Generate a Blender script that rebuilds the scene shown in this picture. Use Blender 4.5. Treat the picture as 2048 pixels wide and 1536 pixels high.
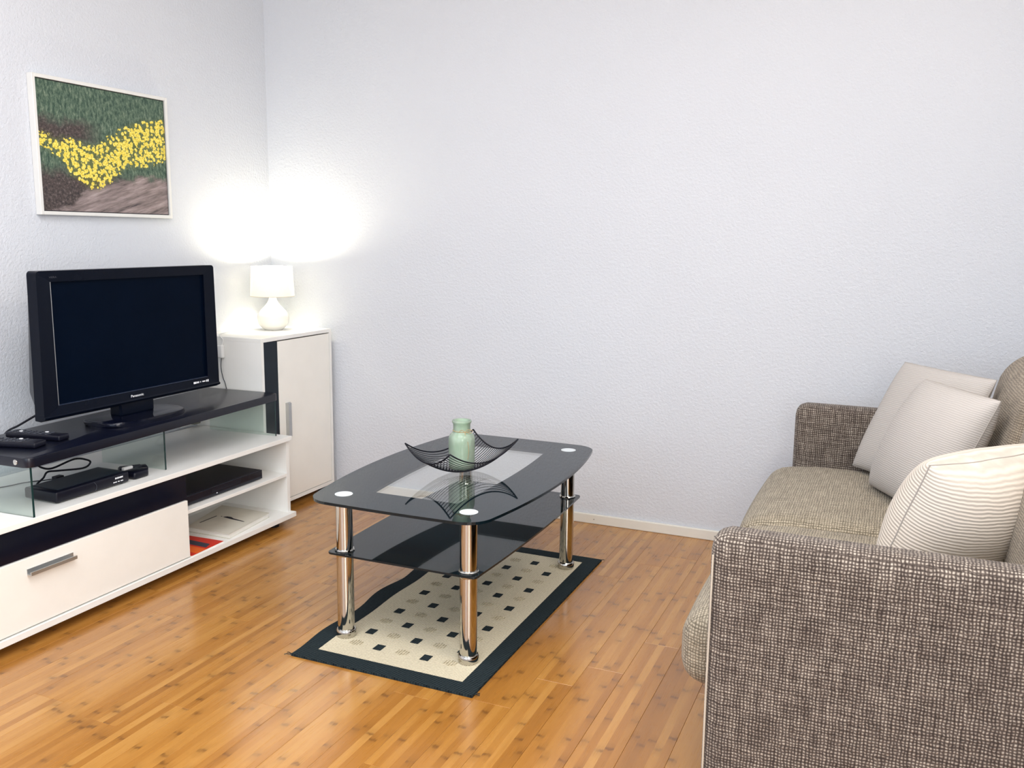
import bpy, bmesh, math, random
from mathutils import Vector, Matrix
PI = math.pi
random.seed(7)
scene = bpy.context.scene
for o in list(bpy.data.objects):
    bpy.data.objects.remove(o)
COL = scene.collection

# ---------------------------------------------------------------- camera
F_PX, YAW, PITCH, ROLL = 1795.0, 0.4063, 0.1633, 0.0113
CAM = Vector((2.7223, -3.4535, 1.18))
fw = Vector((-math.sin(YAW)*math.cos(PITCH), math.cos(YAW)*math.cos(PITCH), -math.sin(PITCH)))
rt = Vector((math.cos(YAW), math.sin(YAW), 0))
up = rt.cross(fw)
r2 = rt*math.cos(ROLL) + up*math.sin(ROLL)
u2 = -rt*math.sin(ROLL) + up*math.cos(ROLL)
cam_d = bpy.data.cameras.new('camera')
cam = bpy.data.objects.new('camera', cam_d)
COL.objects.link(cam)
cam.matrix_world = Matrix(((r2.x, u2.x, -fw.x, CAM.x), (r2.y, u2.y, -fw.y, CAM.y), (r2.z, u2.z, -fw.z, CAM.z), (0, 0, 0, 1)))
cam_d.sensor_width = 36.0
cam_d.sensor_fit = 'HORIZONTAL'
cam_d.lens = 36.0*F_PX/2048.0
cam_d.clip_start = 0.02
scene.camera = cam

# ---------------------------------------------------------------- world, lights, exposure
world = bpy.data.worlds.new('world')
scene.world = world
world.use_nodes = True
world.node_tree.nodes['Background'].inputs[0].default_value = (0.75, 0.85, 1.0, 1)
world.node_tree.nodes['Background'].inputs[1].default_value = 1.0

def area(name, loc, target, sx, sy, power, color, spread=PI):
    d = bpy.data.lights.new(name, 'AREA')
    d.shape = 'RECTANGLE'; d.size = sx; d.size_y = sy; d.energy = power; d.color = color; d.spread = spread
    o = bpy.data.objects.new(name, d); COL.objects.link(o)
    o.location = loc
    o.rotation_euler = (Vector(target) - Vector(loc)).to_track_quat('-Z', 'Y').to_euler()
    return o
# daylight through the window behind the camera, two added fill lights and a lamp over the sofa
area('window_daylight', (1.5, -5.12, 1.40), (1.5, 0, 0.8), 2.2, 1.4, 16, (0.76, 0.88, 1.0))
area('side_fill_light', (3.43, -4.20, 1.35), (0, -3.2, 0.9), 1.4, 1.4, 38, (1.0, 0.97, 0.92))  # added fill from the right, brightens the left wall and drawer fronts
area('ceiling_fill_light', (1.75, -2.6, 2.47), (1.75, -2.6, 0), 1.6, 1.6, 36, (0.96, 0.97, 1.0))  # added overhead fill, evens out floor and walls
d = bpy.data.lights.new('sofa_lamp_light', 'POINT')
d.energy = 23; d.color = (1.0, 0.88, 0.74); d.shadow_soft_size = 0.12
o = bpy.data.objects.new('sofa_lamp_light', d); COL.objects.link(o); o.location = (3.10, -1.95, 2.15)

vs = scene.view_settings
vs.view_transform = 'Standard'; vs.look = 'None'; vs.gamma = 1.0; vs.use_curve_mapping = False
vs.exposure = 0.47

# ---------------------------------------------------------------- materials
MATS = {}
class NT:
    def __init__(s, name):
        s.m = bpy.data.materials.new(name); s.m.use_nodes = True
        s.t = s.m.node_tree; s.t.nodes.clear()
        s.out = s.t.nodes.new('ShaderNodeOutputMaterial')
    def n(s, typ, **kw):
        nd = s.t.nodes.new('ShaderNode'+typ)
        for k, v in kw.items():
            if k.startswith('i_'):
                key = k[2:]
                key = int(key) if key.isdigit() else key.replace('_', ' ')
                s.set(nd, key, v)
            else: setattr(nd, k, v)
        return nd
    def set(s, nd, key, v):
        if isinstance(v, bpy.types.NodeSocket): s.t.links.new(v, nd.inputs[key])
        elif isinstance(v, bpy.types.Node): s.t.links.new(v.outputs[0], nd.inputs[key])
        else:
            if isinstance(v, (tuple, list)) and len(v) == 3 and nd.inputs[key].type == 'RGBA': v = (*v, 1)
            nd.inputs[key].default_value = v
    def math(s, op, a, b=None, c=None, clamp=False):
        nd = s.t.nodes.new('ShaderNodeMath'); nd.operation = op; nd.use_clamp = clamp
        s.set(nd, 0, a)
        if b is not None: s.set(nd, 1, b)
        if c is not None: s.set(nd, 2, c)
        return nd.outputs[0]
    def mix(s, fac, a, b, blend='MIX'):
        nd = s.t.nodes.new('ShaderNodeMix'); nd.data_type = 'RGBA'; nd.blend_type = blend
        s.set(nd, 0, fac)
        for idx, v in ((6, a), (7, b)):
            if isinstance(v, (tuple, list)): nd.inputs[idx].default_value = (*v[:3], 1)
            else: s.set(nd, idx, v)
        return nd.outputs[2]
    def ramp(s, fac, stops):
        nd = s.t.nodes.new('ShaderNodeValToRGB')
        el = nd.color_ramp.elements
        while len(el) > 1: el.remove(el[-1])
        el[0].position = stops[0][0]; el[0].color = (*stops[0][1], 1)
        for p, c in stops[1:]:
            e = el.new(p); e.color = (*c, 1)
        s.set(nd, 0, fac)
        return nd.outputs[0]
    def mapr(s, v, a, b, c=0.0, d=1.0):
        nd = s.t.nodes.new('ShaderNodeMapRange'); s.set(nd, 0, v)
        for i, x in zip((1, 2, 3, 4), (a, b, c, d)): nd.inputs[i].default_value = x
        return nd.outputs[0]
    def bsdf(s, **kw):
        nd = s.t.nodes.new('ShaderNodeBsdfPrincipled')
        for k, v in kw.items(): s.set(nd, k.replace('_', ' '), v)
        s.t.links.new(nd.outputs[0], s.out.inputs[0])
        return nd
    def noise(s, vec, scale, detail=2, rough=0.5, w=None):
        nd = s.t.nodes.new('ShaderNodeTexNoise')
        if vec is not None: s.set(nd, 'Vector', vec)
        nd.inputs['Scale'].default_value = scale; nd.inputs['Detail'].default_value = detail; nd.inputs['Roughness'].default_value = rough
        return nd.outputs[0]
    def mapping(s, vec, scale=(1, 1, 1), loc=(0, 0, 0), rot=(0, 0, 0)):
        nd = s.t.nodes.new('ShaderNodeMapping'); s.set(nd, 0, vec)
        nd.inputs['Scale'].default_value = scale; nd.inputs['Location'].default_value = loc; nd.inputs['Rotation'].default_value = rot
        return nd.outputs[0]
    def sep(s, vec):
        nd = s.t.nodes.new('ShaderNodeSeparateXYZ'); s.set(nd, 0, vec); return nd.outputs
    def comb(s, x, y, z=0.0):
        nd = s.t.nodes.new('ShaderNodeCombineXYZ')
        s.set(nd, 0, x); s.set(nd, 1, y); s.set(nd, 2, z); return nd.outputs[0]
    def white(s, vec):
        nd = s.t.nodes.new('ShaderNodeTexWhiteNoise'); nd.noise_dimensions = '3D'; s.set(nd, 0, vec); return nd.outputs[0]
    def bump(s, h, strength, dist):
        nd = s.t.nodes.new('ShaderNodeBump'); nd.inputs['Strength'].default_value = strength; nd.inputs['Distance'].default_value = dist
        s.set(nd, 'Height', h); return nd.outputs[0]
    def coord(s, which='Object'):
        return s.t.nodes.new('ShaderNodeTexCoord').outputs[which]
    def done(s, key):
        MATS[key] = s.m; return s.m

def plain(key, col, rough=0.5, metal=0.0, spec=0.5, noise=0.04, bump=0.0, bscale=60.0, coat=0.0):
    t = NT(key)
    v = t.coord()
    nz = t.noise(v, 9.0, 3)
    dark = tuple(c*(1-noise*2) for c in col); lite = tuple(min(1, c*(1+noise*2)) for c in col)
    c = t.ramp(nz, [(0.3, dark), (0.7, lite)])
    kw = dict(Base_Color=c, Roughness=rough, Metallic=metal)
    b = t.bsdf(**kw)
    b.inputs['Specular IOR Level'].default_value = spec
    b.inputs['Coat Weight'].default_value = coat
    if bump: t.set(b, 'Normal', t.bump(t.noise(v, bscale, 3), bump, 0.001))
    return t.done(key)

NAVY = (0.0030, 0.0042, 0.0120)
plain('white_laminate', (0.86, 0.86, 0.83), 0.35, spec=0.4, noise=0.01)
plain('drawer_white', (0.88, 0.865, 0.81), 0.3, spec=0.4, noise=0.01)
plain('black_laminate', NAVY, 0.28, spec=0.45)
plain('black_gloss', NAVY, 0.12, spec=0.4)
plain('cabinet_black', (0.0025, 0.008, 0.016), 0.35, spec=0.3)
plain('tv_plastic', (0.0012, 0.0030, 0.0090), 0.25, spec=0.12)
plain('tv_screen', (0.0010, 0.0036, 0.0110), 0.30, spec=0.03)
plain('tv_bezel_line', (0.02, 0.03, 0.06), 0.3, spec=0.5)
plain('device_black', (0.0030, 0.0035, 0.0100), 0.35, spec=0.3)
plain('rubber_black', (0.006, 0.007, 0.012), 0.5, spec=0.3)
plain('button_grey', (0.035, 0.04, 0.055), 0.5)
plain('print_white', (0.85, 0.87, 0.9), 0.4, noise=0)
plain('chrome', (0.56, 0.545, 0.51), 0.07, metal=1.0, noise=0.0)
plain('brushed_metal', (0.52, 0.53, 0.53), 0.35, metal=0.85)
plain('disc_metal', (0.82, 0.88, 0.90), 0.30, metal=0.25, noise=0.0)
plain('white_ceramic', (0.84, 0.82, 0.76), 0.25, spec=0.5, noise=0.0)
plain('white_plastic', (0.78, 0.79, 0.78), 0.4, noise=0.01)
plain('grey_plastic', (0.16, 0.16, 0.13), 0.5)
plain('frame_white', (0.80, 0.80, 0.77), 0.3, metal=0.15, noise=0.01)
plain('baseboard_paint', (0.78, 0.76, 0.69), 0.4, noise=0.01)
plain('dark_gap', (0.006, 0.004, 0.010), 0.8, spec=0.1)
plain('paper', (0.62, 0.60, 0.52), 0.7, spec=0.2)
plain('page_edge', (0.83, 0.81, 0.75), 0.7, spec=0.2)
plain('ink', (0.010, 0.010, 0.020), 0.6, spec=0.2)
plain('red_print', (0.62, 0.028, 0.012), 0.35, spec=0.4)
plain('orange_print', (0.80, 0.13, 0.015), 0.35, spec=0.4)
plain('slate_print', (0.035, 0.04, 0.065), 0.4, spec=0.4)
plain('wire_black', (0.0035, 0.0042, 0.010), 0.4, spec=0.35)
plain('twine', (0.42, 0.33, 0.18), 0.8)
plain('ceiling_paint', (0.80, 0.80, 0.80), 0.8, noise=0.01)
plain('sofa_base', (0.02, 0.018, 0.016), 0.8, spec=0.1)
plain('piping', (0.55, 0.50, 0.42), 0.8, spec=0.1)
plain('floor_base', (0.10, 0.05, 0.02), 0.7)

# rough plastered wall
t = NT('plaster')
v = t.coord()
n1 = t.noise(v, 95.0, 3, 0.55)
n2 = t.noise(v, 210.0, 2, 0.5)
h = t.math('ADD', n1, t.math('MULTIPLY', n2, 0.4))
b = t.bsdf(Base_Color=t.ramp(t.noise(v, 2.0, 2), [(0.3, (0.652, 0.682, 0.735)), (0.7, (0.667, 0.697, 0.750))]), Roughness=0.85)
b.inputs['Specular IOR Level'].default_value = 0.2
t.set(b, 'Normal', t.bump(h, 0.8, 0.0035))
t.done('plaster')

# bamboo floor board: strips, growth rings (knuckles) and fine grain, different on every board
t = NT('bamboo')
v = t.coord(); x, y, z = t.sep(v)
rnd = t.t.nodes.new('ShaderNodeObjectInfo').outputs['Random']
sid = t.math('FLOOR', t.math('ADD', t.math('DIVIDE', x, 0.0209), 50.5))
per = t.white(t.comb(sid, t.math('MULTIPLY', rnd, 931.0), 3.0))
per2 = t.white(t.comb(sid, t.math('MULTIPLY', rnd, 517.0), 9.0))
pos = t.comb(t.math('ADD', x, t.math('MULTIPLY', sid, 7.13)), t.math('ADD', y, t.math('MULTIPLY', rnd, 60.0)), 0.0)
grain = t.noise(t.mapping(pos, (420, 9, 1)), 1.0, 3, 0.6)
cloud = t.noise(t.mapping(pos, (45, 3.2, 1)), 1.0, 3, 0.6)
# knuckle position along the strip
wob = t.math('MULTIPLY', t.math('SUBTRACT', t.noise(t.mapping(pos, (90, 40, 1)), 1.0, 2), 0.5), 0.020)
yy = t.math('ADD', t.math('ADD', y, wob), t.math('MULTIPLY', per2, 5.0))
sp = t.math('ADD', 0.20, t.math('MULTIPLY', per, 0.14))
fr = t.math('FRACT', t.math('DIVIDE', t.math('ADD', yy, 20.0), sp))
dist = t.math('MULTIPLY', t.math('ABSOLUTE', t.math('SUBTRACT', fr, 0.5)), sp)
kn = t.mapr(dist, 0.0020, 0.0085, 1.0, 0.0)
halo = t.mapr(dist, 0.0, 0.035, 1.0, 0.0)
base = t.ramp(t.math('ADD', t.math('MULTIPLY', per, 0.60), t.math('MULTIPLY', cloud, 0.55)),
              [(0.12, (0.31, 0.125, 0.020)), (0.45, (0.40, 0.170, 0.029)), (0.75, (0.48, 0.225, 0.046)), (0.98, (0.55, 0.285, 0.075))])
base = t.mix(t.mapr(grain, 0.35, 0.75, 0.0, 0.30), base, (0.30, 0.125, 0.028))
base = t.mix(t.math('MULTIPLY', kn, t.mapr(t.noise(t.mapping(pos, (60, 15, 1)), 1.0, 2), 0.35, 0.60, 0.08, 0.62)), base, (0.11, 0.040, 0.009))
base = t.mix(t.math('MULTIPLY', halo, 0.24), base, (0.15, 0.06, 0.012))
b = t.bsdf(Base_Color=base, Roughness=t.mapr(grain, 0.3, 0.8, 0.26, 0.34))
b.inputs['Specular IOR Level'].default_value = 0.4
b.inputs['Coat Weight'].default_value = 0.6
b.inputs['Coat Roughness'].default_value = 0.17
t.set(b, 'Normal', t.bump(grain, 0.06, 0.0006))
t.done('bamboo')

def weave(key, pitch, dark, mid, lite, speck=0.0, bump=0.6):
    t = NT(key)
    uv = t.coord('UV')
    wob = t.noise(uv, 60.0, 2)
    u, v_, _ = t.sep(uv)
    u = t.math('ADD', u, t.math('MULTIPLY', t.math('SUBTRACT', wob, 0.5), pitch*1.2))
    v_ = t.math('ADD', v_, t.math('MULTIPLY', t.math('SUBTRACT', t.noise(t.mapping(uv, (1, 1, 1), (3.1, 7.7, 0)), 55.0, 2), 0.5), pitch*1.2))
    su = t.math('SINE', t.math('MULTIPLY', u, PI/pitch)); sv = t.math('SINE', t.math('MULTIPLY', v_, PI/pitch))
    s2u = t.math('ABSOLUTE', su); s2v = t.math('ABSOLUTE', sv)
    dot = t.math('MULTIPLY', s2u, s2v)                     # thread crossings
    slu = t.noise(t.mapping(uv, (1.0/pitch*0.9, 14, 1)), 1.0, 2, 0.6)    # slubs of the vertical threads
    slv = t.noise(t.mapping(uv, (14, 1.0/pitch*0.9, 1), (5, 2, 0)), 1.0, 2, 0.6)
    sl = t.math('MULTIPLY', t.math('ADD', slu, slv), 0.5)
    f = t.math('ADD', t.math('MULTIPLY', dot, 0.62), t.math('MULTIPLY', t.math('SUBTRACT', sl, 0.5), 1.15))
    f = t.math('ADD', f, 0.06, clamp=True)
    c = t.ramp(f, [(0.05, dark), (0.42, mid), (0.80, lite)])
    if speck:
        sp = t.noise(t.mapping(uv, (1.0/pitch*1.1, 1.0/pitch*0.9, 1)), 1.0, 1)
        c = t.mix(t.mapr(sp, 0.66, 0.72, 0.0, speck), c, (0.10, 0.09, 0.06))
    b = t.bsdf(Base_Color=c, Roughness=0.9)
    b.inputs['Specular IOR Level'].default_value = 0.1
    b.inputs['Sheen Weight'].default_value = 0.15
    t.set(b, 'Normal', t.bump(dot, bump, 0.002))
    t.done(key)
weave('sofa_tweed', 0.0062, (0.046, 0.035, 0.030), (0.165, 0.135, 0.115), (0.54, 0.485, 0.41))
weave('seat_tweed', 0.0065, (0.15, 0.128, 0.094), (0.35, 0.305, 0.228), (0.60, 0.53, 0.41), speck=0.7)
weave('back_tweed', 0.0060, (0.16, 0.13, 0.10), (0.32, 0.265, 0.20), (0.52, 0.44, 0.34))

def ribbed(key, pitch, col, depth, bump):
    t = NT(key)
    uv = t.coord('UV'); u, v_, _ = t.sep(uv)
    w = t.math('ADD', v_, t.math('MULTIPLY', t.math('SUBTRACT', t.noise(uv, 25.0, 2), 0.5), pitch*1.1))
    s = t.math('MULTIPLY', t.math('ADD', t.math('SINE', t.math('MULTIPLY', w, 2*PI/pitch)), 1.0), 0.5)
    th = t.noise(t.mapping(uv, (22, 420, 1)), 1.0, 3, 0.65)
    f = t.math('ADD', t.math('MULTIPLY', s, 0.55), t.math('MULTIPLY', th, 0.6), clamp=True)
    dk = tuple(c*(1-depth) for c in col)
    b = t.bsdf(Base_Color=t.ramp(f, [(0.15, dk), (0.75, col)]), Roughness=0.9)
    b.inputs['Specular IOR Level'].default_value = 0.1
    t.set(b, 'Normal', t.bump(s, bump, 0.0025))
    t.done(key)
ribbed('pillow_fine', 0.0058, (0.55, 0.52, 0.495), 0.18, 0.25)
ribbed('pillow_rib', 0.0075, (0.70, 0.635, 0.56), 0.26, 0.45)

# rug weaves
def rugmat(key, a, b_, p):
    t = NT(key); v = t.coord(); x, y, z = t.sep(v)
    d1 = t.math('SINE', t.math('MULTIPLY', t.math('ADD', x, t.math('MULTIPLY', y, 0.6)), 2*PI/p))
    d2 = t.math('SINE', t.math('MULTIPLY', t.math('SUBTRACT', y, t.math('MULTIPLY', x, 0.6)), 2*PI/p))
    f = t.math('ADD', t.math('MULTIPLY', t.math('ADD', t.math('MULTIPLY', d1, d2), 1.0), 0.35), t.math('MULTIPLY', t.noise(v, 160.0, 2), 0.5), clamp=True)
    b = t.bsdf(Base_Color=t.ramp(f, [(0.2, a), (0.8, b_)]), Roughness=0.9)
    b.inputs['Specular IOR Level'].default_value = 0.1
    t.set(b, 'Normal', t.bump(f, 0.6, 0.002)); t.done(key)
rugmat('rug_dark', (0.0035, 0.0065, 0.010), (0.026, 0.038, 0.042), 0.013)
rugmat('rug_beige', (0.33, 0.285, 0.185), (0.78, 0.71, 0.54), 0.0095)
rugmat('rug_emboss', (0.33, 0.285, 0.19), (0.58, 0.52, 0.38), 0.007)

def glassmat(key, tint, spec_rough=0.0, ior=1.5):
    t = NT(key)
    tr = t.n('BsdfTransparent', i_Color=tint)
    gl = t.n('BsdfGlossy', i_Roughness=spec_rough, i_Color=(1, 1, 1))
    bf = t.t.nodes.new('ShaderNodeNewGeometry').outputs['Backfacing']
    fr = t.n('Fresnel'); t.set(fr, 'IOR', t.mapr(bf, 0.0, 1.0, ior, 1.0/ior))
    mx = t.n('MixShader')
    t.set(mx, 0, fr.outputs[0]); t.t.links.new(tr.outputs[0], mx.inputs[1]); t.t.links.new(gl.outputs[0], mx.inputs[2])
    t.t.links.new(mx.outputs[0], t.out.inputs[0])
    t.done(key)
glassmat('clear_glass', (0.955, 0.975, 0.97))
glassmat('panel_glass', (0.90, 0.945, 0.925))
plain('glass_edge', (0.006, 0.030, 0.030), 0.1, spec=0.5)
plain('glass_edge_pale', (0.25, 0.38, 0.36), 0.1, spec=0.5)
# back-painted black table glass with a faint pebbled surface
t = NT('black_glass')
v = t.coord()
b = t.bsdf(Base_Color=t.ramp(t.noise(v, 30.0, 2), [(0.3, (0.0030, 0.0090, 0.0130)), (0.7, (0.0038, 0.0105, 0.0150))]), Roughness=0.03)
b.inputs['Specular IOR Level'].default_value = 0.36
t.done('black_glass')

# pale green bottle glass
t = NT('bottle_glass')
v = t.coord()
c = t.ramp(t.noise(v, 35.0, 3), [(0.35, (0.66, 0.84, 0.67)), (0.65, (0.76, 0.91, 0.76))])
df = t.n('BsdfDiffuse'); t.set(df, 0, c)
tl = t.n('BsdfTranslucent'); t.set(tl, 0, c)
tr = t.n('BsdfTransparent'); t.set(tr, 0, (0.72, 0.88, 0.76))
gl = t.n('BsdfGlossy', i_Roughness=0.15)
m1 = t.n('MixShader'); m1.inputs[0].default_value = 0.5
t.t.links.new(df.outputs[0], m1.inputs[1]); t.t.links.new(tl.outputs[0], m1.inputs[2])
m2 = t.n('MixShader'); m2.inputs[0].default_value = 0.30
t.t.links.new(m1.outputs[0], m2.inputs[1]); t.t.links.new(tr.outputs[0], m2.inputs[2])
fr = t.n('Fresnel', i_IOR=1.45); m3 = t.n('MixShader')
t.t.links.new(fr.outputs[0], m3.inputs[0]); t.t.links.new(m2.outputs[0], m3.inputs[1]); t.t.links.new(gl.outputs[0], m3.inputs[2])
t.t.links.new(m3.outputs[0], t.out.inputs[0]); t.done('bottle_glass')

# lamp shade fabric and bulb
t = NT('lamp_shade')
v = t.coord()
c = t.ramp(t.noise(v, 300.0, 2), [(0.3, (0.88, 0.86, 0.80)), (0.7, (0.92, 0.90, 0.85))])
df = t.n('BsdfDiffuse'); t.set(df, 0, c)
tl = t.n('BsdfTranslucent'); t.set(tl, 0, c)
m1 = t.n('MixShader'); m1.inputs[0].default_value = 0.30
t.t.links.new(df.outputs[0], m1.inputs[1]); t.t.links.new(tl.outputs[0], m1.inputs[2])
t.t.links.new(m1.outputs[0], t.out.inputs[0]); t.done('lamp_shade')
t = NT('bulb')
v = t.coord()
em = t.n('Emission', i_Strength=6.0); t.set(em, 0, t.ramp(t.noise(v, 3.0), [(0, (1, 0.86, 0.62)), (1, (1, 0.9, 0.7))]))
t.t.links.new(em.outputs[0], t.out.inputs[0]); t.done('bulb')

# the photograph in the frame: grassy bank, yellow flowers, slanting rock
t = NT('landscape_print')
uv = t.coord('UV'); u, v_, _ = t.sep(uv)
wv = t.math('SUBTRACT', 1.0, v_)       # 0 at the top
jit = t.math('MULTIPLY', t.math('SUBTRACT', t.noise(t.mapping(uv, (1, 1, 1)), 11.0, 4, 0.65), 0.5), 0.20)
w = t.math('ADD', wv, jit)
gr = t.noise(t.mapping(uv, (60, 17, 1), (0, 0, 0), (0, 0, 0.25)), 1.0, 5, 0.8)
gr2 = t.noise(uv, 5.0, 3)
grass = t.ramp(gr, [(0.28, (0.010, 0.026, 0.022)), (0.46, (0.050, 0.095, 0.066)), (0.60, (0.16, 0.22, 0.155)), (0.76, (0.42, 0.46, 0.36))])
earth = t.ramp(t.noise(t.mapping(uv, (60, 45, 1)), 1.0, 4, 0.7), [(0.3, (0.012, 0.012, 0.016)), (0.55, (0.085, 0.065, 0.06)), (0.8, (0.30, 0.26, 0.24))])
# brown undergrowth left of centre and low left
e1 = t.math('MULTIPLY', t.mapr(t.math('ABSOLUTE', t.math('SUBTRACT', w, 0.37)), 0.03, 0.13, 1.0, 0.0), t.mapr(u, 0.30, 0.48, 1.0, 0.0))
e2 = t.mapr(t.math('ADD', w, t.math('MULTIPLY', u, -0.05)), 0.62, 0.74, 0.0, 1.0)
col = t.mix(t.math('MAXIMUM', e1, e2), grass, earth)
def curve(t, u, pts):
    nd = t.t.nodes.new('ShaderNodeFloatCurve'); cm = nd.mapping; c = cm.curves[0]
    c.points[0].location = pts[0]; c.points[1].location = pts[-1]
    for p in pts[1:-1]: c.points.new(*p)
    cm.update(); t.set(nd, 'Value', u); return nd.outputs[0]
rot = t.mapping(t.mapping(uv, (1, 1, 1), (0, 0, 0), (0, 0, -0.38)), (3.5, 24, 1))
rk = t.noise(rot, 1.0, 6, 0.68)
rock = t.ramp(rk, [(0.30, (0.02, 0.02, 0.028)), (0.42, (0.17, 0.135, 0.13)), (0.62, (0.36, 0.29, 0.28)), (0.8, (0.55, 0.49, 0.48))])
rt_ = curve(t, u, [(0, 1.0), (0.2, 0.95), (0.32, 0.82), (0.5, 0.76), (0.75, 0.70), (1, 0.70)])
col = t.mix(t.mapr(t.math('SUBTRACT', w, rt_), -0.02, 0.03, 0.0, 1.0), col, rock)
top = curve(t, u, [(0, 0.40), (0.2, 0.43), (0.38, 0.46), (0.5, 0.40), (0.65, 0.28), (0.8, 0.21), (1, 0.18)])
bot = curve(t, u, [(0, 0.49), (0.12, 0.58), (0.25, 0.74), (0.38, 0.82), (0.5, 0.76), (0.62, 0.64), (0.8, 0.59), (1, 0.53)])
band = t.math('MULTIPLY', t.mapr(t.math('SUBTRACT', w, top), -0.03, 0.05, 0.0, 1.0), t.mapr(t.math('SUBTRACT', bot, w), -0.03, 0.06, 0.0, 1.0))
vo = t.n('TexVoronoi'); t.set(vo, 'Vector', t.mapping(uv, (46, 34, 1))); vo.inputs['Scale'].default_value = 1.0
pet = t.mapr(vo.outputs['Distance'], 0.38, 0.62, 1.0, 0.0)
pn = t.noise(t.mapping(uv, (90, 70, 1)), 1.0, 2)
fl = t.math('GREATER_THAN', t.math('MULTIPLY', band, t.math('ADD', pet, t.math('MULTIPLY', pn, 0.75))), 0.50)
yel = t.ramp(pn, [(0.3, (0.62, 0.45, 0.030)), (0.55, (0.88, 0.74, 0.12)), (0.8, (0.98, 0.90, 0.40))])
col = t.mix(t.math('MULTIPLY', band, 0.5), col, (0.16, 0.17, 0.03))
col = t.mix(fl, col, yel)
b = t.bsdf(Base_Color=col, Roughness=0.35)
b.inputs['Specular IOR Level'].default_value = 0.3
t.done('landscape_print')

# ---------------------------------------------------------------- mesh helpers
def add_box(bm, x0, x1, y0, y1, z0, z1, bev=0.0, seg=2):
    vs_ = [bm.verts.new((x, y, z)) for x in (x0, x1) for y in (y0, y1) for z in (z0, z1)]
    idx = [(0, 1, 3, 2), (4, 6, 7, 5), (0, 4, 5, 1), (2, 3, 7, 6), (0, 2, 6, 4), (1, 5, 7, 3)]
    fs = [bm.faces.new([vs_[i] for i in f]) for f in idx]
    if bev > 0:
        es = list({e for f in fs for e in f.edges})
        bmesh.ops.bevel(bm, geom=es, offset=bev, segments=seg, profile=0.5, affect='EDGES')
def boxm(*a, **k):
    bm = bmesh.new(); add_box(bm, *a, **k); return bm
def lathe(prof, cx, cy, seg=40, cap=True):
    bm = bmesh.new(); rings = []
    for r, z in prof:
        rings.append([bm.verts.new((cx+r*math.cos(2*PI*i/seg), cy+r*math.sin(2*PI*i/seg), z)) for i in range(seg)])
    for a, b_ in zip(rings, rings[1:]):
        for i in range(seg):
            bm.faces.new((a[i], a[(i+1) % seg], b_[(i+1) % seg], b_[i]))
    if cap:
        bm.faces.new(list(reversed(rings[0]))); bm.faces.new(rings[-1])
    return bm
def smooth_pts(pts, n=6):
    P = [Vector(p) for p in pts]; out = []
    for i in range(len(P)-1):
        p0 = P[max(i-1, 0)]; p1 = P[i]; p2 = P[i+1]; p3 = P[min(i+2, len(P)-1)]
        for k in range(n):
            s = k/n
            out.append(0.5*((2*p1)+(p2-p0)*s+(2*p0-5*p1+4*p2-p3)*s*s+(3*p1-p0-3*p2+p3)*s**3))
    out.append(P[-1]); return out
def add_tube(bm, pts, r, seg=8, closed=False):
    P = [Vector(p) for p in pts]; n = len(P); rings = []
    ref = None
    for i in range(n):
        a = P[i-1] if (i > 0 or closed) else P[i]
        b_ = P[(i+1) % n] if (i < n-1 or closed) else P[i]
        tg = (b_-a).normalized()
        if ref is None:
            ref = Vector((0, 0, 1)) if abs(tg.z) < 0.9 else Vector((1, 0, 0))
        s1 = tg.cross(ref).normalized(); s2 = s1.cross(tg).normalized(); ref = s2
        rings.append([bm.verts.new(P[i]+r*(math.cos(2*PI*k/seg)*s1+math.sin(2*PI*k/seg)*s2)) for k in range(seg)])
    m = n if closed else n-1
    for i in range(m):
        a, b_ = rings[i], rings[(i+1) % n]
        for k in range(seg):
            bm.faces.new((a[k], a[(k+1) % seg], b_[(k+1) % seg], b_[k]))
    if not closed:
        bm.faces.new(rings[0]); bm.faces.new(list(reversed(rings[-1])))
def tube(pts, r, seg=8, closed=False):
    bm = bmesh.new(); add_tube(bm, pts, r, seg, closed); return bm
def prism(outline, z0, z1, bev=0.0, seg=2):
    bm = bmesh.new()
    a = [bm.verts.new((x, y, z0)) for x, y in outline]; b_ = [bm.verts.new((x, y, z1)) for x, y in outline]
    n = len(outline)
    f0 = bm.faces.new(list(reversed(a))); f1 = bm.faces.new(b_)
    for i in range(n): bm.faces.new((a[i], a[(i+1) % n], b_[(i+1) % n], b_[i]))
    if bev:
        bmesh.ops.bevel(bm, geom=list(f0.edges)+list(f1.edges), offset=bev, segments=seg, profile=0.5, affect='EDGES')
    return bm
def soft_box(c, h, r, dome=(0, 0, 0), n=14, shape=None):
    """rounded upholstery block: centre c, half sizes h, corner radius r, outward bulge per axis"""
    bm = bmesh.new()
    bmesh.ops.create_cube(bm, size=2.0)
    bmesh.ops.subdivide_edges(bm, edges=bm.edges[:], cuts=n, use_grid_fill=True)
    hx, hy, hz = h
    rx = [min(r, q) for q in h]
    for v in bm.verts:
        # tighten the grid towards the edges
        p = [math.copysign(1-(1-abs(q))**1.7, q)*hh for q, hh in zip(v.co, h)]
        inner = Vector([max(-(hh-r), min(hh-r, q)) for q, hh in zip(p, h)])
        dlt = Vector(p)-inner
        if dlt.length > 1e-9:
            w_ = max(abs(dlt.x), abs(dlt.y), abs(dlt.z))
            q = inner+dlt.normalized()*w_
        else: q = inner
        ux, uy, uz = q.x/hx, q.y/hy, q.z/hz
        q = q+Vector((math.copysign(dome[0]*(1-uy*uy)*(1-uz*uz), ux)*(abs(ux) > .5)*abs(ux),
                      math.copysign(dome[1]*(1-ux*ux)*(1-uz*uz), uy)*(abs(uy) > .5)*abs(uy),
                      math.copysign(dome[2]*(1-ux*ux)*(1-uy*uy), uz)*(abs(uz) > .5)*abs(uz)))
        if shape: q = shape(q, ux, uy, uz)
        v.co = q+Vector(c)
    return bm
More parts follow.
